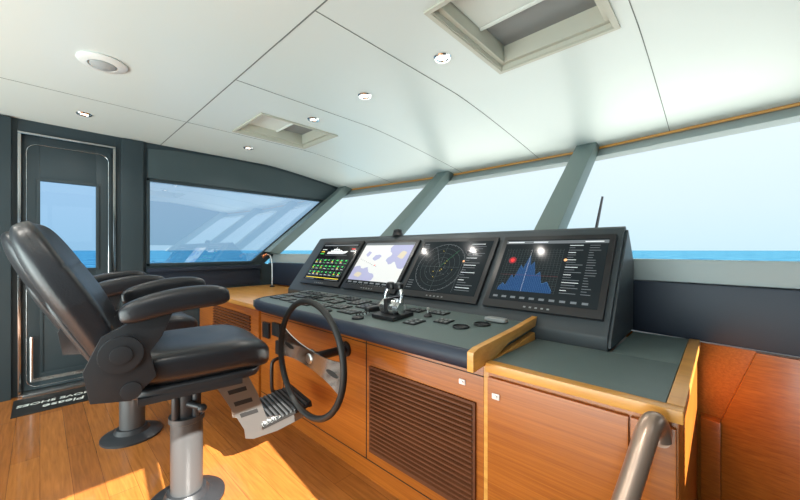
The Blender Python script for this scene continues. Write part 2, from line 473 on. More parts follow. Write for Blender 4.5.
# sea
bm = BM()
vs = [bm.verts.new(p) for p in ((-6000, -6000, 0), (6000, -6000, 0), (6000, 6000, 0), (-6000, 6000, 0))]
bm.faces.new(vs)
sea = finish(bm, 'sea', M['sea']); sea.location = (0, 0, -6); tag(sea, 'calm blue sea stretching to the horizon', 'sea'); sea['kind'] = 'stuff'
bm = BM()  # decks out of view, added to bounce neutral light onto the ceiling
slab(bm, [(-6.0, 2.75, .5), (2.3, 2.75, .5), (2.0, 7.5, .5), (-1.0, 11, .5), (-2.7, 11, .5), (-5.7, 7.5, .5)], (0, 0, -.15))
box(bm, -6.0, -4.46, -3, 2.75, -.15, 0); box(bm, .76, 2.3, -3, 2.75, -.15, 0)
struct(finish(bm, 'trim_18', M['deck']), 'unseen pale decks outside the wheelhouse, added to bounce light')

# ---------------------------------------------------------------- ceiling fittings
for n, (a, b, c, d) in enumerate(H):
    t = thing('skylight_hatch', ((a+b)/2, (c+d)/2, ZC), 'square cream framed ceiling hatch with pale roller shade', 'hatch', 'ceiling hatches')
    bm = BM(); frame_xy(bm, a-.015, b+.015, c-.015, d+.015, ZC-.012, ZC-.001, .024)
    frame_xy(bm, a+.003, b-.003, c+.003, d-.003, ZC-.006, ZC+.05, .012)
    frame_xy(bm, a+.014, b-.014, c+.014, d-.014, ZC+.02, ZC+.12, .028)
    finish(bm, 'hatch_frame', M['cream'], t, bevel=.002)
    bm = BM(); box(bm, a+.014, b-.014, c+.014, d-.014, ZC+.12, ZC+.135)
    finish(bm, 'lid', M['grey'], t)
    bm = BM(); box(bm, a+.046, b-.046, c+.046, c+.40, ZC+.085, ZC+.092); tube(bm, [(a+.046, c+.40, ZC+.085), (b-.046, c+.40, ZC+.085)], .012)
    finish(bm, 'roller_shade', M['shade'], t)

first = None
for x, y in ((-1.18, 1.61), (-1.88, 1.62), (-2.54, 1.61), (-3.77, 1.57), (-3.81, .25), (-.5, -.3), (-1.9, -.9), (-3.0, -1.0), (-.4, -1.3)):  # downlights aft of the camera are unseen, added to brighten the cabin
    if first is None:
        t = thing('ceiling_downlight', (x, y, ZC), 'small round recessed downlight with chrome ring, lit', 'ceiling light', 'ceiling downlights')
        bm = BM(); lathe(bm, [(.030, -.003), (.034, -.009), (.046, -.009), (.052, -.001), (.030, -.001)], seg=28)
        finish(bm, 'ring', M['chrome'], t, world=False)
        bm = BM(); lathe(bm, [(.029, -.002), (.015, -.006), (.0, -.007)], seg=24)
        finish(bm, 'lens', M['lamp'], t, world=False)
        first = t
    else: t = copy_thing(first, (x, y, ZC))
    L = bpy.data.lights.new('downlight_glow', 'SPOT'); L.energy = 7 if y > 0 else 26; L.color = (1, .95, .88)
    L.spot_size = 2.5; L.spot_blend = .9; L.shadow_soft_size = .02
    lo = bpy.data.objects.new('downlight_glow', L); COL.objects.link(lo); lo.parent = t; lo.location = (0, 0, -.03)
t = thing('ceiling_dome_speaker', (-2.68, .257, ZC), 'round white and grey dome fitting on the ceiling', 'ceiling fitting')
bm = BM(); lathe(bm, [(.115, -.001), (.118, -.008), (.105, -.018), (.07, -.022), (.065, -.001)], seg=40); finish(bm, 'ring', M['white'], t, world=False)
bm = BM(); lathe(bm, [(.065, -.004), (.06, -.024), (.04, -.036), (.0, -.042)], seg=36); finish(bm, 'dome', mat('dome_grey', (.42, .44, .44), .3), t, world=False)

# ---------------------------------------------------------------- helm console
con = thing('helm_console', (-1.71, 1.5, 0), 'teak helm console with grey green leather desk and dark padded edge', 'console')
CX0, CX1 = -2.72, -.70
bm = BM(); box(bm, CX0, CX1, 1.235, 2.2, 0.0, .795)
finish(bm, 'body', M['teak'], con, bevel=.004)
bm = BM(); prism_x(bm, [(1.17, .797), (1.17, .85), (1.20, .858), (1.695, .885), (1.695, .797)], CX0, CX1-.002)
finish(bm, 'desk_top', M['desk'], con, bevel=.004)
bm = BM()
path = [(CX1-.004, 1.155, .822), (-1.5, 1.155, .822), (-2.5, 1.155, .822), (-2.62, 1.165, .823), (-2.70, 1.20, .824), (-2.745, 1.27, .826), (-2.755, 1.4, .83), (-2.755, 1.69, .835)]
tube(bm, path, .034, seg=18, sq=(1.15, .8)); finish(bm, 'padded_edge', M['navy'], con)
bm = BM(); prism_x(bm, [(1.11, .79), (1.11, .865), (1.15, .875), (1.5, .895), (1.72, .915), (1.695, .87), (1.40, .845), (1.25, .80)], CX1, CX1+.028)
prism_x(bm, [(1.235, 0), (1.235, .80), (1.69, .84), (1.69, 0)], CX1, CX1+.028)
finish(bm, 'end_trim', M['trim'], con, bevel=.004)
bm = BM()
for x in (-2.35, -1.42): box(bm, x-.0025, x+.0025, 1.2325, 1.2352, .1, .78)
box(bm, CX0, CX1, 1.2325, 1.2352, .10, .104)
box(bm, CX0, CX1, 1.2325, 1.2352, .735, .738)
finish(bm, 'panel_joint', M['gap'], con)
bm = BM()
gx0, gx1, gz0, gz1 = -1.375, -.745, .17, .61
box(bm, gx0, gx1, 1.229, 1.234, gz0, gz1, 1)
box(bm, gx0-.012, gx1+.012, 1.223, 1.234, gz1, gz1+.012); box(bm, gx0-.012, gx1+.012, 1.223, 1.234, gz0-.012, gz0)
box(bm, gx0-.012, gx0, 1.223, 1.234, gz0, gz1); box(bm, gx1, gx1+.012, 1.223, 1.234, gz0, gz1)
N = 20
for i in range(N):
    z = gz0 + (gz1-gz0)*(i+.5)/N
    prism_x(bm, [(1.216, z-.006), (1.229, z+.001), (1.229, z+.008), (1.216, z+.002)], gx0, gx1)
finish(bm, 'ventilation_grille', [M['slat'], M['gap']], con)['label'] = 'dark louvred ventilation grille'
def latch(x, y, z, parent):
    bm = BM(); box(bm, x-.016, x+.016, y-.006, y, z-.011, z+.011)
    bmesh.ops.bevel(bm, geom=list(bm.edges), offset=.002, segments=2, affect='EDGES')
    lathe(bm, [(.007, 0), (.007, .004), (0.0, .004)], (x, y-.006, z), 16, 0, Matrix.Rotation(math.pi/2, 3, 'X').to_4x4())
    o = finish(bm, 'latch', M['steel'], parent); o['label'] = 'small steel push latch'
latch(-.80, 1.235, .69, con)
for (a, b, z0, z1) in ((-2.66, -2.55, .56, .68), (-2.50, -2.38, .60, .70), (-2.44, -2.38, .47, .57)):
    bm = BM(); box(bm, a, b, 1.215, 1.234, z0, z1)
    frame = finish(bm, 'socket_panel', M['black'], con, bevel=.005)
bm = BM(); tube(bm, smooth_path([(-2.41, 1.234, .44), (-2.41, 1.19, .43), (-2.41, 1.175, .39), (-2.41, 1.175, .24), (-2.41, 1.19, .20), (-2.41, 1.234, .19)]), .013)
o = finish(bm, 'pull_handle', M['black'], con); o['label'] = 'black vertical pull handle'

# steering wheel
wc = Vector((-1.6, .985, .67))
sw = thing('steering_wheel', wc, 'large thin rimmed black steering wheel with broad flat steel plate', 'steering wheel')
bm = BM(); R = .305
ring = [(R*math.cos(2*math.pi*k/64), 0, R*math.sin(2*math.pi*k/64)) for k in range(64)]
tube(bm, ring, .0165, seg=14, closed=True); finish(bm, 'rim', M['rubber'], sw, world=False)
for ang in (-8, 172):
    bm = BM(); ca = math.radians(ang); mt = Matrix.Rotation(-ca, 4, 'Y')
    top = [(.29*k/14, .048 + .040*(k/14)**2.5) for k in range(15)]
    poly_ = top + [(.302, .04), (.305, 0), (.302, -.04)] + [(u, -w_) for u, w_ in top[::-1]]
    slab(bm, [mt @ Vector((u, .002, w_)) for u, w_ in poly_], (0, .006, 0))
    for yy, dy in ((.0005, .0015), (.008, .0015)):
        P = [(.21+.05*math.cos(a*math.pi/8), .013*math.sin(a*math.pi/8)) for a in range(16)]
        slab(bm, [mt @ Vector((u, yy, w_)) for u, w_ in P], (0, dy, 0), 1)
    finish(bm, 'spoke', [M['chrome'], M['rubber']], sw, world=False, smooth=False)
bm = BM(); lathe(bm, [(.0, .008), (.048, .008), (.048, .02), (.035, .03), (.024, .06), (.024, .235), (.045, .236), (.045, .249)], seg=32, mtx=Matrix.Rotation(-math.pi/2, 3, 'X').to_4x4())
finish(bm, 'hub', M['black'], sw, world=False)
bm = BM(); lathe(bm, [(.0, -.006), (.022, -.005), (.028, .001), (.0, .001)], seg=28, mtx=Matrix.Rotation(-math.pi/2, 3, 'X').to_4x4())
finish(bm, 'centre_cap', M['steel'], sw, world=False)

# instrument housing
hx0, hx1 = -3.14, -.36
ho = thing('instrument_housing', ((hx0+hx1)/2, 2.0, .80), 'long graphite leather binnacle holding four displays', 'instrument panel')
bm = BM()
prism_x(bm, [(1.70, .80), (1.70, .865), (2.07, 1.365), (2.10, 1.375), (2.26, 1.20), (2.25, .80)], hx0, hx1)
finish(bm, 'shell', M['house'], ho, bevel=.008)
for x in (hx0, hx1):
    bm = BM()
    s = .012 if x == hx1 else -.012
    prism_x(bm, [(1.70, .82), (1.715, .86), (2.075, 1.345), (2.09, 1.355), (2.235, 1.19), (2.225, .82)], x, x+s)
    finish(bm, 'end_panel', M['house'], ho, bevel=.004)
U = Vector((0, .37, .5)).normalized(); Nn = Vector((0, -.5, .37)).normalized()
def HP(x, v, off): return Vector((x, 1.70, .865)) + U*v + Nn*off

def monitor(mx0, mx1, label, draw):
    v0, v1 = .075, .565
    base = HP((mx0+mx1)/2, v0, 0)
    t = thing('marine_display', base, label, 'monitor', 'helm displays')
    bm = BM(); slab(bm, [HP(mx0, v0, .001), HP(mx1, v0, .001), HP(mx1, v1, .001), HP(mx0, v1, .001)], Nn*.022)
    finish(bm, 'bezel', M['black'], t, bevel=.004)
    sx0, sx1, sv0, sv1 = mx0+.028, mx1-.028, v0+.045, v1-.03
    bm = BM(); slab(bm, [HP(sx0, sv0, .0232), HP(sx1, sv0, .0232), HP(sx1, sv1, .0232), HP(sx0, sv1, .0232)], Nn*.001)
    finish(bm, 'screen', M['scr'], t)
    bm = BM(); mats = []
    W, Hh = sx1-sx0, sv1-sv0
    def pt(u, w, l): return HP(sx0+u*W, sv0+w*Hh, .0245+l*.0004)
    def mi(m):
        if M[m] not in mats: mats.append(M[m])
        return mats.index(M[m])
    def poly(ps, m, l=0):
        f = bm.faces.new([bm.verts.new(pt(u, w, l)) for u, w in ps]); f.material_index = mi(m)
    def rect(a, b, c, d, m, l=0): poly([(a, c), (b, c), (b, d), (a, d)], m, l)
    def ringf(cu, cv, r, wd, m, l=0, seg=48, a0=0, a1=2*math.pi):
        asp = Hh/W
        for k in range(seg):
            p, q = a0+(a1-a0)*k/seg, a0+(a1-a0)*(k+1)/seg
            poly([(cu+asp*(r-wd)*math.cos(p), cv+(r-wd)*math.sin(p)), (cu+asp*r*math.cos(p), cv+r*math.sin(p)),
                  (cu+asp*r*math.cos(q), cv+r*math.sin(q)), (cu+asp*(r-wd)*math.cos(q), cv+(r-wd)*math.sin(q))], m, l)
    draw(poly, rect, ringf)
    finish(bm, 'display_graphic', mats, t, recalc=False, smooth=False)
    bm = BM()
    for i in range(5):
        u = (mx0+mx1)/2 + (i-2)*.03
        slab(bm, [HP(u-.006, v0+.014, .0225), HP(u+.006, v0+.014, .0225), HP(u+.006, v0+.022, .0225), HP(u-.006, v0+.022, .0225)], Nn*.002)
    finish(bm, 'key_row', M['grey'], t)

def draw_engine(poly, rect, ringf):
    rect(.04, .96, .94, .97, 'e_grey')
    poly([(.25, .71), (.70, .71), (.76, .735), (.80, .79), (.25, .77)], 'e_white')
    poly([(.32, .775), (.66, .782), (.61, .815), (.32, .815)], 'e_white')
    poly([(.38, .82), (.57, .82), (.53, .85), (.38, .85)], 'e_white')
    rect(.44, .455, .85, .90, 'e_white')
    for i in range(6): rect(.35+i*.045, .37+i*.045, .79, .803, 'e_dark', 1)
    rect(.25, .75, .735, .742, 'e_dark', 1)
    rect(.22, .82, .67, .68, 'e_grey')
    for r in range(3):
        for c in range(8):
            u = .05+c*.115; w = .47-r*.16
            rect(u, u+.09, w-.03, w+.09, 'e_grey'); rect(u+.004, u+.086, w-.024, w+.084, 'e_dark', 1)
            h = random.uniform(.4, .95)
            rect(u+.01, u+.01+.066*h, w+.045, w+.075, 'e_green', 2)
            if random.random() < .5: rect(u+.01, u+.05, w+.012, w+.03, 'e_yel', 2)
            rect(u+.01, u+.07, w-.012, w-.002, 'e_white' if random.random() < .5 else 'e_green', 2)
    rect(.05, .18, .82, .84, 'e_white', 1); rect(.05, .15, .76, .78, 'e_yel', 1); rect(.05, .16, .70, .72, 'e_green', 1)
    rect(.86, .95, .84, .86, 'e_red', 1); rect(.86, .94, .78, .80, 'e_white', 1)
    rect(.05, .95, .055, .07, 'e_yel'); rect(.05, .3, .02, .035, 'e_grey'); rect(.6, .95, .02, .035, 'e_grey')
def draw_chart(poly, rect, ringf):
    rect(.0, 1, .0, 1, 'e_land')
    def blob(pts, m, l):
        P = smooth_path([(u, w, 0) for u, w in pts+[pts[0]]], 5)[:-1]
        poly([(min(max(p.x+random.uniform(-.008, .008), 0), 1), min(max(p.y+random.uniform(-.008, .008), 0), 1)) for p in P], m, l)
    blob([(.0, .38), (.10, .42), (.2, .36), (.30, .40), (.38, .28), (.50, .24), (.50, .10), (.25, .09), (.0, .10)], 'e_sea', 1)
    blob([(.62, 1), (.58, .84), (.66, .72), (.60, .60), (.70, .48), (.78, .55), (.88, .42), (1, .42), (1, .75), (1, 1), (.8, 1)], 'e_sea', 1)
    blob([(.30, .62), (.36, .70), (.46, .68), (.44, .60), (.36, .56)], 'e_sea', 1)
    blob([(.12, .70), (.16, .78), (.22, .74), (.18, .66)], 'e_sea', 1)
    blob([(.78, .66), (.84, .80), (.93, .76), (.90, .62)], 'e_beige', 1.5)
    blob([(.08, .20), (.14, .28), (.24, .24), (.20, .16)], 'e_beige', 1.5)
    for i in range(9): rect(.05+i*.05, .07+i*.05, .58-i*.02, .59-i*.02, 'e_grey', 2)
    rect(0, 1, 0, .09, 'e_dark', 2); rect(0, 1, .94, 1, 'e_grey', 2)
    for i in range(8): rect(.04+i*.12, .12+i*.12, .03, .06, 'e_grey', 3)
    rect(.42, .44, .44, .46, 'e_red', 3)
def draw_radar(poly, rect, ringf):
    rect(0, 1, 0, 1, 'e_dark')
    for r in (.10, .19, .28, .37): ringf(.40, .48, r, .003, 'e_teal', 1)
    ringf(.40, .48, .46, .005, 'e_grey', 1)
    for k in range(36):
        a = k*math.pi/18; ringf(.40, .48, .448, .010, 'e_grey', 1, 1, a, a+.015)
    rect(.3987, .4013, .03, .93, 'e_teal', 2); rect(.13, .67, .4785, .4815, 'e_teal', 2)
    poly([(.40, .48), (.60, .82), (.6025, .8185), (.4025, .4785)], 'e_dgreen', 2)
    poly([(.40, .48), (.25, .86), (.252, .861), (.402, .481)], 'e_grey', 2)
    for i in range(20): rect(.73, .78+random.random()*.17, .93-i*.045, .939-i*.045, 'e_grey' if i % 3 else 'e_white', 2)
    for i in range(5): rect(.02, .08+random.random()*.06, .94-i*.04, .950-i*.04, 'e_grey', 2)
    for i in range(4): rect(.02, .10, .05+i*.045, .060+i*.045, 'e_grey', 2)
    rect(.70, .702, .03, .97, 'e_grey', 2)
    ringf(.71, .60, .018, .018, 'e_or', 3, 16)
    for i in range(26):
        a = random.random()*6.28; q = .05+random.random()*.36
        ringf(.40+.6*q*math.cos(a), .48+q*math.sin(a), .005, .005, 'e_yel' if i % 3 == 0 else 'e_grey', 3, 8)
def draw_sonar(poly, rect, ringf):
    rect(0, 1, 0, 1, 'e_dark')
    for i in range(20): rect(.045, .625, .15+i*.035, .1515+i*.035, 'e_teal', 1.5)
    for i in range(19): rect(.045+i*.0322, .0463+i*.0322, .15, .84, 'e_teal', 1.5)
    # jagged multi-peak plot
    prof = [(.06, .18), (.10, .26), (.13, .22), (.17, .40), (.20, .34), (.24, .56), (.27, .50), (.31, .74), (.34, .55), (.37, .62), (.41, .40), (.45, .46), (.49, .28), (.54, .31), (.60, .18)]
    for (u0, w0), (u1, w1) in zip(prof, prof[1:]):
        poly([(u0, .15), (u1, .15), (u1, w1), (u0, w0)], 'e_blue', 2)
        poly([(u0, w0), (u1, w1), (u1, w1+.006), (u0, w0+.006)], 'e_blue2', 3)
    for i in range(30):
        u = .07+i*.0178
        w_ = next(w0+(w1-w0)*(u-u0)/(u1-u0) for (u0, w0), (u1, w1) in zip(prof, prof[1:]) if u <= u1)
        rect(u, u+.0014, .15, w_, 'e_blue2', 3)
    rect(.3095, .311, .15, .82, 'e_white', 4); rect(.045, .625, .40, .402, 'e_red2', 4)
    rect(.0, 1, .93, .98, 'e_grey', 1); rect(.02, .2, .947, .963, 'e_white', 2); rect(.3, .45, .947, .963, 'e_white', 2); rect(.8, .96, .947, .963, 'e_white', 2)
    ringf(.13, .64, .055, .055, 'e_red2', 4, 24); ringf(.13, .64, .025, .025, 'e_red', 5, 20); ringf(.66, .66, .020, .020, 'e_or', 4, 16)  # red and orange discs: lamp reflections painted on the screen as glowing dots
    for i in range(20): rect(.67, .72+random.random()*.10, .89-i*.038, .898-i*.038, 'e_grey' if i % 3 else 'e_white', 2)
    for i in range(20): rect(.85, .88+random.random()*.08, .89-i*.038, .898-i*.038, 'e_grey', 2)
    for i in range(10): rect(.04+i*.093, .09+i*.093, .04, .07, 'e_grey', 2)
monitor(-2.97, -2.35, 'black framed display showing engine data with green and yellow bars', draw_engine)
monitor(-2.31, -1.69, 'black framed display showing a pale nautical chart', draw_chart)
monitor(-1.65, -1.03, 'black framed display showing radar rings on dark ground', draw_radar)
monitor(-.99, -.385, 'black framed display showing a blue depth graph and grey readouts', draw_sonar)

# ---------------------------------------------------------------- right side cabinet
sc = thing('side_cabinet', (-.37, 1.7, 0), 'teak cabinet with grey green inlaid top beside the helm console', 'cabinet')
sx0, sx1 = -.668, -.085
bm = BM(); box(bm, sx0, sx1, 1.215, 2.21, 0, .775)
finish(bm, 'body', M['teakv'], sc, bevel=.003)
bm = BM()
box(bm, sx0, sx1+.012, 1.19, 1.235, .776, .812); box(bm, sx1-.03, sx1+.012, 1.235, 2.21, .776, .812)
finish(bm, 'edge_trim', M['trim'], sc, bevel=.005)
bm = BM(); box(bm, sx0+.002, sx1-.032, 1.237, 1.695, .776, .809); box(bm, -.345, sx1-.032, 1.695, 2.21, .776, .809)
finish(bm, 'inlaid_top', M['desk'], sc, bevel=.002)
bm = BM(); box(bm, sx0+.006, -.20, 1.197, 1.213, .10, .755)
d1 = finish(bm, 'door', M['teak'], sc, bevel=.003)
bm = BM(); box(bm, -.195, sx1-.004, 1.197, 1.213, .10, .755)
d2 = finish(bm, 'door', M['teak'], sc, bevel=.003)
latch(-.625, 1.197, .69, sc)

# ---------------------------------------------------------------- left corner cabinet
cc = thing('corner_cabinet', (-3.5, 1.6, 0), 'low teak cabinet with louvred front between console and side wall', 'cabinet')
bm = BM(); box(bm, -4.325, -2.80, 1.25, 2.10, 0, .755); finish(bm, 'body', M['teak'], cc, bevel=.003)
bm = BM(); box(bm, -4.325, -2.80, 1.22, 2.10, .756, .795); finish(bm, 'wood_top', M['trim'], cc, bevel=.006)
bm = BM()
for i in range(14): box(bm, -3.85, -2.95, 1.236, 1.249, .30+i*.028, .316+i*.028)
finish(bm, 'ventilation_grille', M['slat'], cc)

# ---------------------------------------------------------------- desk fittings
def dz(y): return .8592 + (y-1.20)*(.027/.495)
def keypad(x, y, w, d, label, nx, ny, bmat='grey', grp='desk keypads', h=.006):
    t = thing('keypad', (x, y, dz(y)), label, 'control panel', grp)
    bm = BM(); box(bm, -w/2, w/2, -d/2, d/2, 0, h); o = finish(bm, 'panel', M['black'], t, world=False, bevel=.002)
    o.rotation_euler = (.0545, 0, 0)
    me = None
    for i in range(nx):
        for j in range(ny):
            if me is None:
                bm = BM(); bw, bd = w/nx*.5, d/ny*.5
                box(bm, -bw/2, bw/2, -bd/2, bd/2, .0, .004)
                b = finish(bm, 'button', M[bmat], t, world=False, bevel=.001); me = b
            else:
                b = me.copy(); COL.objects.link(b)
            yy = (j-(ny-1)/2)*d/ny
            b.location = ((i-(nx-1)/2)*w/nx, yy, h-.0005+yy*.0545)
pads = [(-2.64, 1.60, .09, .09, 3, 3, 'grey'), (-2.53, 1.60, .09, .09, 3, 3, 'steel'), (-2.42, 1.60, .09, .09, 2, 3, 'grey'), (-2.29, 1.60, .12, .09, 4, 3, 'grey'),
        (-2.62, 1.46, .11, .12, 3, 4, 'grey'), (-2.47, 1.46, .13, .10, 5, 2, 'steel'), (-2.31, 1.46, .11, .12, 3, 3, 'black'), (-2.17, 1.48, .10, .10, 3, 3, 'grey'),
        (-2.60, 1.32, .12, .08, 4, 2, 'steel'), (-2.44, 1.32, .12, .09, 4, 3, 'grey'), (-2.28, 1.31, .12, .09, 3, 2, 'grey'), (-2.13, 1.32, .10, .11, 2, 4, 'steel'),
        (-2.13, 1.62, .10, .07, 3, 2, 'grey'), (-2.00, 1.60, .10, .09, 3, 3, 'steel'), (-2.02, 1.47, .10, .10, 2, 2, 'grey'), (-1.98, 1.33, .11, .10, 3, 3, 'grey'),
        (-1.86, 1.55, .12, .14, 3, 4, 'grey'), (-1.84, 1.38, .12, .10, 4, 3, 'grey'), (-1.70, 1.60, .12, .08, 4, 2, 'grey'), (-1.70, 1.48, .12, .10, 3, 3, 'steel'),
        (-1.68, 1.32, .14, .09, 4, 2, 'grey'), (-1.55, 1.60, .12, .07, 4, 1, 'grey'), (-1.36, 1.58, .12, .08, 3, 2, 'steel'), (-1.20, 1.60, .12, .07, 4, 2, 'grey'),
        (-1.18, 1.36, .08, .10, 2, 3, 'grey'), (-1.06, 1.46, .08, .08, 3, 2, 'grey')]
for x, y, w, d, nx, ny, bm_ in pads:
    keypad(x, y, w, d, 'small black keypad with rows of buttons set in the desk', nx, ny, bm_)
first = None
for (x, y) in ((-1.20, 1.50), (-1.56, 1.52)):
    if first is None:
        first = t = thing('joystick', (x, y, dz(y)+.001), 'tiny black finger joystick on a round base', 'joystick', 'finger joysticks')
        bm = BM(); lathe(bm, [(.024, 0), (.024, .006), (.016, .014), (.008, .018)], seg=24); finish(bm, 'base', M['black'], t, world=False)
        bm = BM(); lathe(bm, [(.004, .016), (.004, .034), (.009, .037), (.010, .045), (.006, .050), (0, .051)], seg=18); finish(bm, 'knob', M['steel'], t, world=False)
    else: copy_thing(first, (x, y, dz(y)+.001))

t = thing('engine_throttle', (-1.36, 1.38, dz(1.38)+.001), 'black and chrome twin lever engine throttle control', 'throttle')
t.rotation_euler = (.0545, 0, 0)
bm = BM(); box(bm, -.085, .085, -.085, .085, 0, .022); finish(bm, 'base', M['black'], t, world=False, bevel=.006)
bm = BM(); tube(bm, [(-.05, 0, .055), (.05, 0, .055)], .052, seg=30)
bmesh.ops.bisect_plane(bm, geom=list(bm.verts)+list(bm.edges)+list(bm.faces), plane_co=(0, 0, .018), plane_no=(0, 0, -1), clear_outer=True)
finish(bm, 'drum', M['chrome'], t, world=False)
bm = BM(); box(bm, -.012, .012, -.058, .058, .03, .112); finish(bm, 'centre_cap', M['black'], t, world=False, bevel=.008)
for sx in (-1, 1):
    bm = BM(); tube(bm, smooth_path([(sx*.060, 0, .055), (sx*.062, .012, .12), (sx*.05, .022, .155)]), .012); tube(bm, [(sx*.051, 0, .055), (sx*.074, 0, .055)], .034, seg=28)
    finish(bm, 'lever', M['chrome'], t, world=False)
    bm = BM(); cushion(bm, (sx*.032, .025, .172), (.058, .04, .046), 3); finish(bm, 'knob', M['black'], t, world=False)
for (x, y) in ((-1.82, 1.25), (-1.50, 1.24)):
    bm = BM(); lathe(bm, [(.035, 0), (.035, .008), (.028, .014), (.0, .018)], (x, y, dz(y)), 28)
    solo(bm, 'rotary_knob', M['black'], (x, y, dz(y)), 'low round black dial set in the desk', 'knob', group='desk dials')
for (x, y, r) in ((-.93, 1.42, .042), (-.87, 1.52, .042)):
    bm = BM()
    lathe(bm, [(r, 0), (r, .006), (r*.86, .008), (r*.84, .002), (0, .0015)], (x, y, dz(y)), 28)
    solo(bm, 'cup_holder', M['black'], (x, y, dz(y)), 'round black ringed holder recessed in the desk', 'cup holder', group='cup holders')
bm = BM(); cushion(bm, (-.84, 1.61, dz(1.61)+.011), (.12, .05, .022), 5)
solo(bm, 'trackball_pad', M['grey'], (-.84, 1.61, dz(1.61)), 'small grey oval trackball pad on the desk', 'trackball')
t = thing('radio_handset', (-1.53, 1.40, dz(1.4)), 'black corded radio handset lying on the desk', 'radio')
bm = BM(); cushion(bm, (0, 0, .025), (.055, .15, .035), 4, bend=lambda q: Vector((q.x, q.y, q.z+ (q.y*3)**2*.05))); finish(bm, 'handset', M['black'], t, world=False)
bm = BM(); tube(bm, [(.02+.008*math.cos(k*.9), -.07-.0035*k, .012+.008*math.sin(k*.9)) for k in range(30)], .003, seg=6); finish(bm, 'cord', M['rubber'], t, world=False)
t = thing('gooseneck_lamp', (-4.03, 1.97, .795), 'thin gooseneck chart lamp with small copper head', 'lamp')
bm = BM(); lathe(bm, [(.03, 0), (.03, .01), (.01, .02)], seg=20); finish(bm, 'base', M['black'], t, world=False)
bm = BM(); tube(bm, smooth_path([(0, 0, .015), (0, 0, .25), (0, -.01, .34), (-.01, -.03, .39), (-.02, -.06, .40)]), .007); finish(bm, 'stem', M['steel'], t, world=False)
bm = BM(); tube(bm, [(-.02, -.06, .405), (-.03, -.11, .37)], [.012, .022]); finish(bm, 'lamp_head', mat('copper', (.6, .2, .08), .3, .8), t, world=False)
bm = BM(); tube(bm, [(-2.0, 2.09, 1.373), (-2.0, 2.09, 1.40)], [.05, .04], seg=24)
cushion(bm, (-2.0, 2.09, 1.41), (.07, .07, .04), 2.5)
solo(bm, 'sensor_dome', M['black'], (-2.0, 2.09, 1.373), 'small black sensor dome on top of the display housing', 'sensor')
bm = BM(); tube(bm, [(-1.42, 5.2, .5), (-1.16, 5.2, 1.97)], [.035, .014], seg=10)
solo(bm, 'mast_pole', M['black'], (-1.42, 5.2, .5), 'thin dark leaning pole standing outside ahead of the windscreen', 'pole')

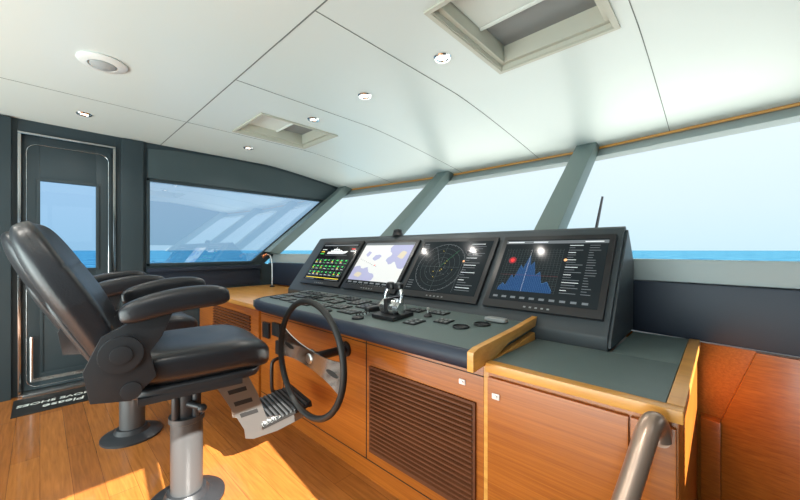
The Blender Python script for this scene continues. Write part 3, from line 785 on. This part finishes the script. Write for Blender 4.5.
# ---------------------------------------------------------------- helm chairs
def build_chair(loc, rot, label):
    c = thing('helm_chair', loc, label, 'chair', 'helm chairs', rot)
    W = False
    bm = BM(); lathe(bm, [(.17, 0), (.17, .012), (.155, .02), (.10, .035), (.085, .06), (.0, .06)], seg=40)
    finish(bm, 'base_plate', M['shell'], c, W)
    bm = BM(); lathe(bm, [(.070, .058), (.070, .40), (.078, .405), (.078, .43), (.0, .43)], seg=36)
    finish(bm, 'pedestal', M['ped'], c, W)
    bm = BM(); lathe(bm, [(.055, .43), (.055, .58), (.0, .58)], seg=28)
    for k in range(4):
        a = k*math.pi/2+.6; lathe(bm, [(.018, .43), (.018, .60), (0, .60)], (.06*math.cos(a), .06*math.sin(a), 0), 14)
    box(bm, -.10, .10, -.12, .12, .575, .62)
    tube(bm, [(.06, 0, .50), (.13, .04, .50)], .014); cushion(bm, (.15, .045, .50), (.04, .04, .04), 2)
    finish(bm, 'height_mechanism', M['shell'], c, W, bevel=.003)
    bm = BM(); cushion(bm, (0, .03, .648), (.50, .56, .06), 5); box(bm, -.25, .25, -.20, .20, .61, .64)
    finish(bm, 'seat_shell', M['shell'], c, W, bevel=.002)
    bm = BM()
    def sb(q):
        z = q.z
        if q.y > .12: z -= (q.y-.12)**2*1.0
        z += abs(q.x)**2*.35 - .01
        return Vector((q.x, q.y, z))
    cushion(bm, (0, .05, .736), (.56, .63, .17), 3.6, div=24, bend=sb)
    finish(bm, 'seat_cushion', M['leather'], c, W)
    lean = math.radians(29); mt = Matrix.Rotation(lean, 4, 'X')
    base = Vector((0, -.295, .82)); up = Vector((0, -math.sin(lean), math.cos(lean)))
    def curve(q): return Vector((q.x, q.y + (q.x)**2*.45 + max(0, q.z)**2*.30 - .10*max(0, -q.z)**2 , q.z))
    def bb(q):
        g = 0
        for gz in (-.15, .14): g += .005*math.exp(-((q.z-gz)/.006)**2)
        wq = 1 - .14*max(0, -q.z/.36) - .10*max(0, q.z/.36)**2
        y = q.y - g if q.y > 0 else q.y
        if q.y > 0: y += .014*math.cos(q.z*7)
        return curve(Vector((q.x*wq, y, q.z)))
    bm = BM(); cushion(bm, base+up*.24, (.55, .11, .70), 4.6, mtx=mt, div=60, bend=bb)
    finish(bm, 'back_cushion', M['leather'], c, W)
    bm = BM(); cushion(bm, base+up*.12+Vector((0, -.042, -.024)), (.34, .05, .36), 5, mtx=mt, div=16, bend=curve)
    finish(bm, 'back_shell', M['shell'], c, W)
    for s in (-1, 1):
        bm = BM()
        tl = Matrix.Rotation(math.radians(8), 4, 'X')
        def ab(q): return Vector((q.x*(1.0+.25*q.y), q.y, q.z + .020*math.cos(q.y*8)))
        cushion(bm, (s*.305, -.065, 1.022), (.108, .39, .096), 3.6, mtx=tl, div=16, bend=ab)
        finish(bm, 'armrest', M['leather'], c, W)
        bm = BM()
        xx0, xx1 = (s*.275, s*.305)
        prism_x(bm, [(-.20, .98), (-.08, 1.0), (-.12, .90), (-.16, .84), (-.14, .74), (-.22, .66), (-.34, .68), (-.36, .80), (-.31, .92)], min(xx0, xx1), max(xx0, xx1))
        tube(bm, [(s*.27, -.25, .85), (s*.325, -.25, .85)], .07, seg=30)
        tube(bm, [(s*.325, -.25, .85), (s*.332, -.25, .85)], .035, seg=24)
        tube(bm, [(s*.20, -.22, .70), (s*.31, -.22, .70)], .035, seg=20)
        finish(bm, 'arm_bracket', M['shell'], c, W, bevel=.004)
    for s in (-1, 1):
        bm = BM(); a, b = s*.14-.004, s*.14+.004
        prism_x(bm, [(.09, .61), (.25, .61), (.30, .50), (.345, .36), (.235, .33), (.16, .48)], a, b)
        prism_x(bm, [(.235, .33), (.345, .36), (.54, .33), (.55, .30), (.40, .272), (.28, .27), (.24, .285)], a, b)
        for k in range(3):
            z = .55-.065*k; y = .155+.028*k
            for e0, e1 in ((a-.0015, a), (b, b+.0015)):
                prism_x(bm, [(y, z), (y+.085, z+.004), (y+.092, z-.018), (y+.008, z-.022)], e0, e1, 1)
        finish(bm, 'footrest_bracket', [M['alu'], M['rubber']], c, W, smooth=False)
    bm = BM()
    tube(bm, [(-.14, .30, .295), (.14, .30, .295)], .014)
    tube(bm, [(-.14, .15, .56), (.14, .15, .56)], .012)
    finish(bm, 'footrest_crossbar', M['alu'], c, W)
    bm = BM(); rm = Matrix.Translation((0, .45, .345)) @ Matrix.Rotation(math.radians(10), 4, 'X')
    box(bm, -.165, .165, -.13, .13, -.008, .006, 1, rm)
    for i in range(11): box(bm, -.158, .158, -.122+i*.0232, -.111+i*.0232, .006, .014, 0, rm)
    box(bm, -.165, .165, .125, .142, -.012, .02, 1, rm)
    finish(bm, 'footrest_plate', [M['ped'], M['rubber']], c, W)
    return c
ch = build_chair((-1.945, .505, 0), math.radians(-8), 'black leather pilot chair with armrests and ribbed metal footrest')
copy_thing(ch, (-2.90, .43, 0), math.radians(-1))

# ---------------------------------------------------------------- handrail
hr = thing('grab_rail', (-.30, .65, 0), 'bronzed metal grab rail sloping down from the side cabinet', 'handrail')
bm = BM()
pts = smooth_path([(-.122, 1.162, .73), (-.124, 1.160, .76), (-.128, 1.140, .785), (-.136, 1.11, .785), (-.148, 1.072, .74), (-.175, 1.0, .62), (-.27, .73, .22), (-.32, .60, .0)], 6)
tube(bm, pts, .027, seg=24); finish(bm, 'rail', M['taupe'], hr)
bm = BM(); tube(bm, [(-.122, 1.150, .745), (-.122, 1.196, .72)], .012, seg=18); tube(bm, [(-.122, 1.190, .72), (-.122, 1.1965, .72)], .022, seg=20)
finish(bm, 'mounting_bracket', M['taupe'], hr)

# ---------------------------------------------------------------- door mat
mt_ = thing('door_mat', (-4.02, .18, 0), 'dark rubber door mat with printed greeting by the side door', 'mat')
bm = BM(); box(bm, -4.23, -3.82, -.15, .72, 0, .008); finish(bm, 'mat', M['rubber'], mt_, bevel=.003)
def text(body, size, x, y, z):
    cu = bpy.data.curves.new('lettering', 'FONT'); cu.body = body; cu.size = size; cu.align_x = 'CENTER'; cu.align_y = 'CENTER'; cu.extrude = .0005; cu.shear = .15; cu.offset = .0008
    o = bpy.data.objects.new('tmp', cu); COL.objects.link(o)
    dg = bpy.context.evaluated_depsgraph_get()
    me = bpy.data.meshes.new_from_object(o.evaluated_get(dg)); bpy.data.objects.remove(o)
    me.materials.clear(); me.materials.append(M['shade'])
    r = bpy.data.objects.new('lettering', me); COL.objects.link(r); r.parent = mt_
    r.location = Vector((x, y, z)) - mt_.location; r.rotation_euler = (0, 0, -math.pi/2)
text('Please', .10, -3.92, .14, .0088); text('REMOVE SHOES', .075, -4.04, .14, .0088)

# ---------------------------------------------------------------- light
w = bpy.data.worlds.new('World'); SC.world = w; w.use_nodes = True
nt = w.node_tree; bg = nt.nodes['Background']
tc = nt.nodes.new('ShaderNodeTexCoord'); sp = nt.nodes.new('ShaderNodeSeparateXYZ'); r = nt.nodes.new('ShaderNodeValToRGB')
r.color_ramp.elements[0].position = 0.0; r.color_ramp.elements[0].color = (.52, .70, .78, 1)
r.color_ramp.elements[1].position = 1.0; r.color_ramp.elements[1].color = (.78, .86, .95, 1)
e = r.color_ramp.elements.new(.10); e.color = (.60, .74, .82, 1)
e = r.color_ramp.elements.new(.35); e.color = (.73, .82, .88, 1)
nt.links.new(tc.outputs['Generated'], sp.inputs[0]); nt.links.new(sp.outputs['Z'], r.inputs[0])
nt.links.new(r.outputs[0], bg.inputs[0]); bg.inputs[1].default_value = .98
S = bpy.data.lights.new('sun', 'SUN'); S.energy = 17; S.angle = .006; S.color = (1, .95, .86)
so = bpy.data.objects.new('sun', S); COL.objects.link(so)
d = Vector((-1, 0.10, -.675)).normalized(); so.rotation_euler = d.to_track_quat('-Z', 'Y').to_euler()
so.location = (3, 0, 5)
L = bpy.data.lights.new('aft_fill', 'AREA'); L.shape = 'RECTANGLE'; L.size = 5.0; L.size_y = 1.4; L.energy = 140; L.color = (.88, 1, .96)  # added fill lamp behind the camera, lifts cabin and ceiling
lo = bpy.data.objects.new('aft_fill', L); COL.objects.link(lo); lo.location = (-2.2, -2.5, .6); lo.rotation_euler = (math.radians(120), 0, math.radians(8))

# ---------------------------------------------------------------- camera
cam = bpy.data.cameras.new('camera'); cam.lens = 36*340/800; cam.sensor_width = 36; cam.clip_start = .05; cam.clip_end = 20000
co = bpy.data.objects.new('camera', cam); COL.objects.link(co)
co.location = (0, 0, 1.25); co.rotation_euler = (math.pi/2, 0, math.radians(43.36))
SC.camera = co
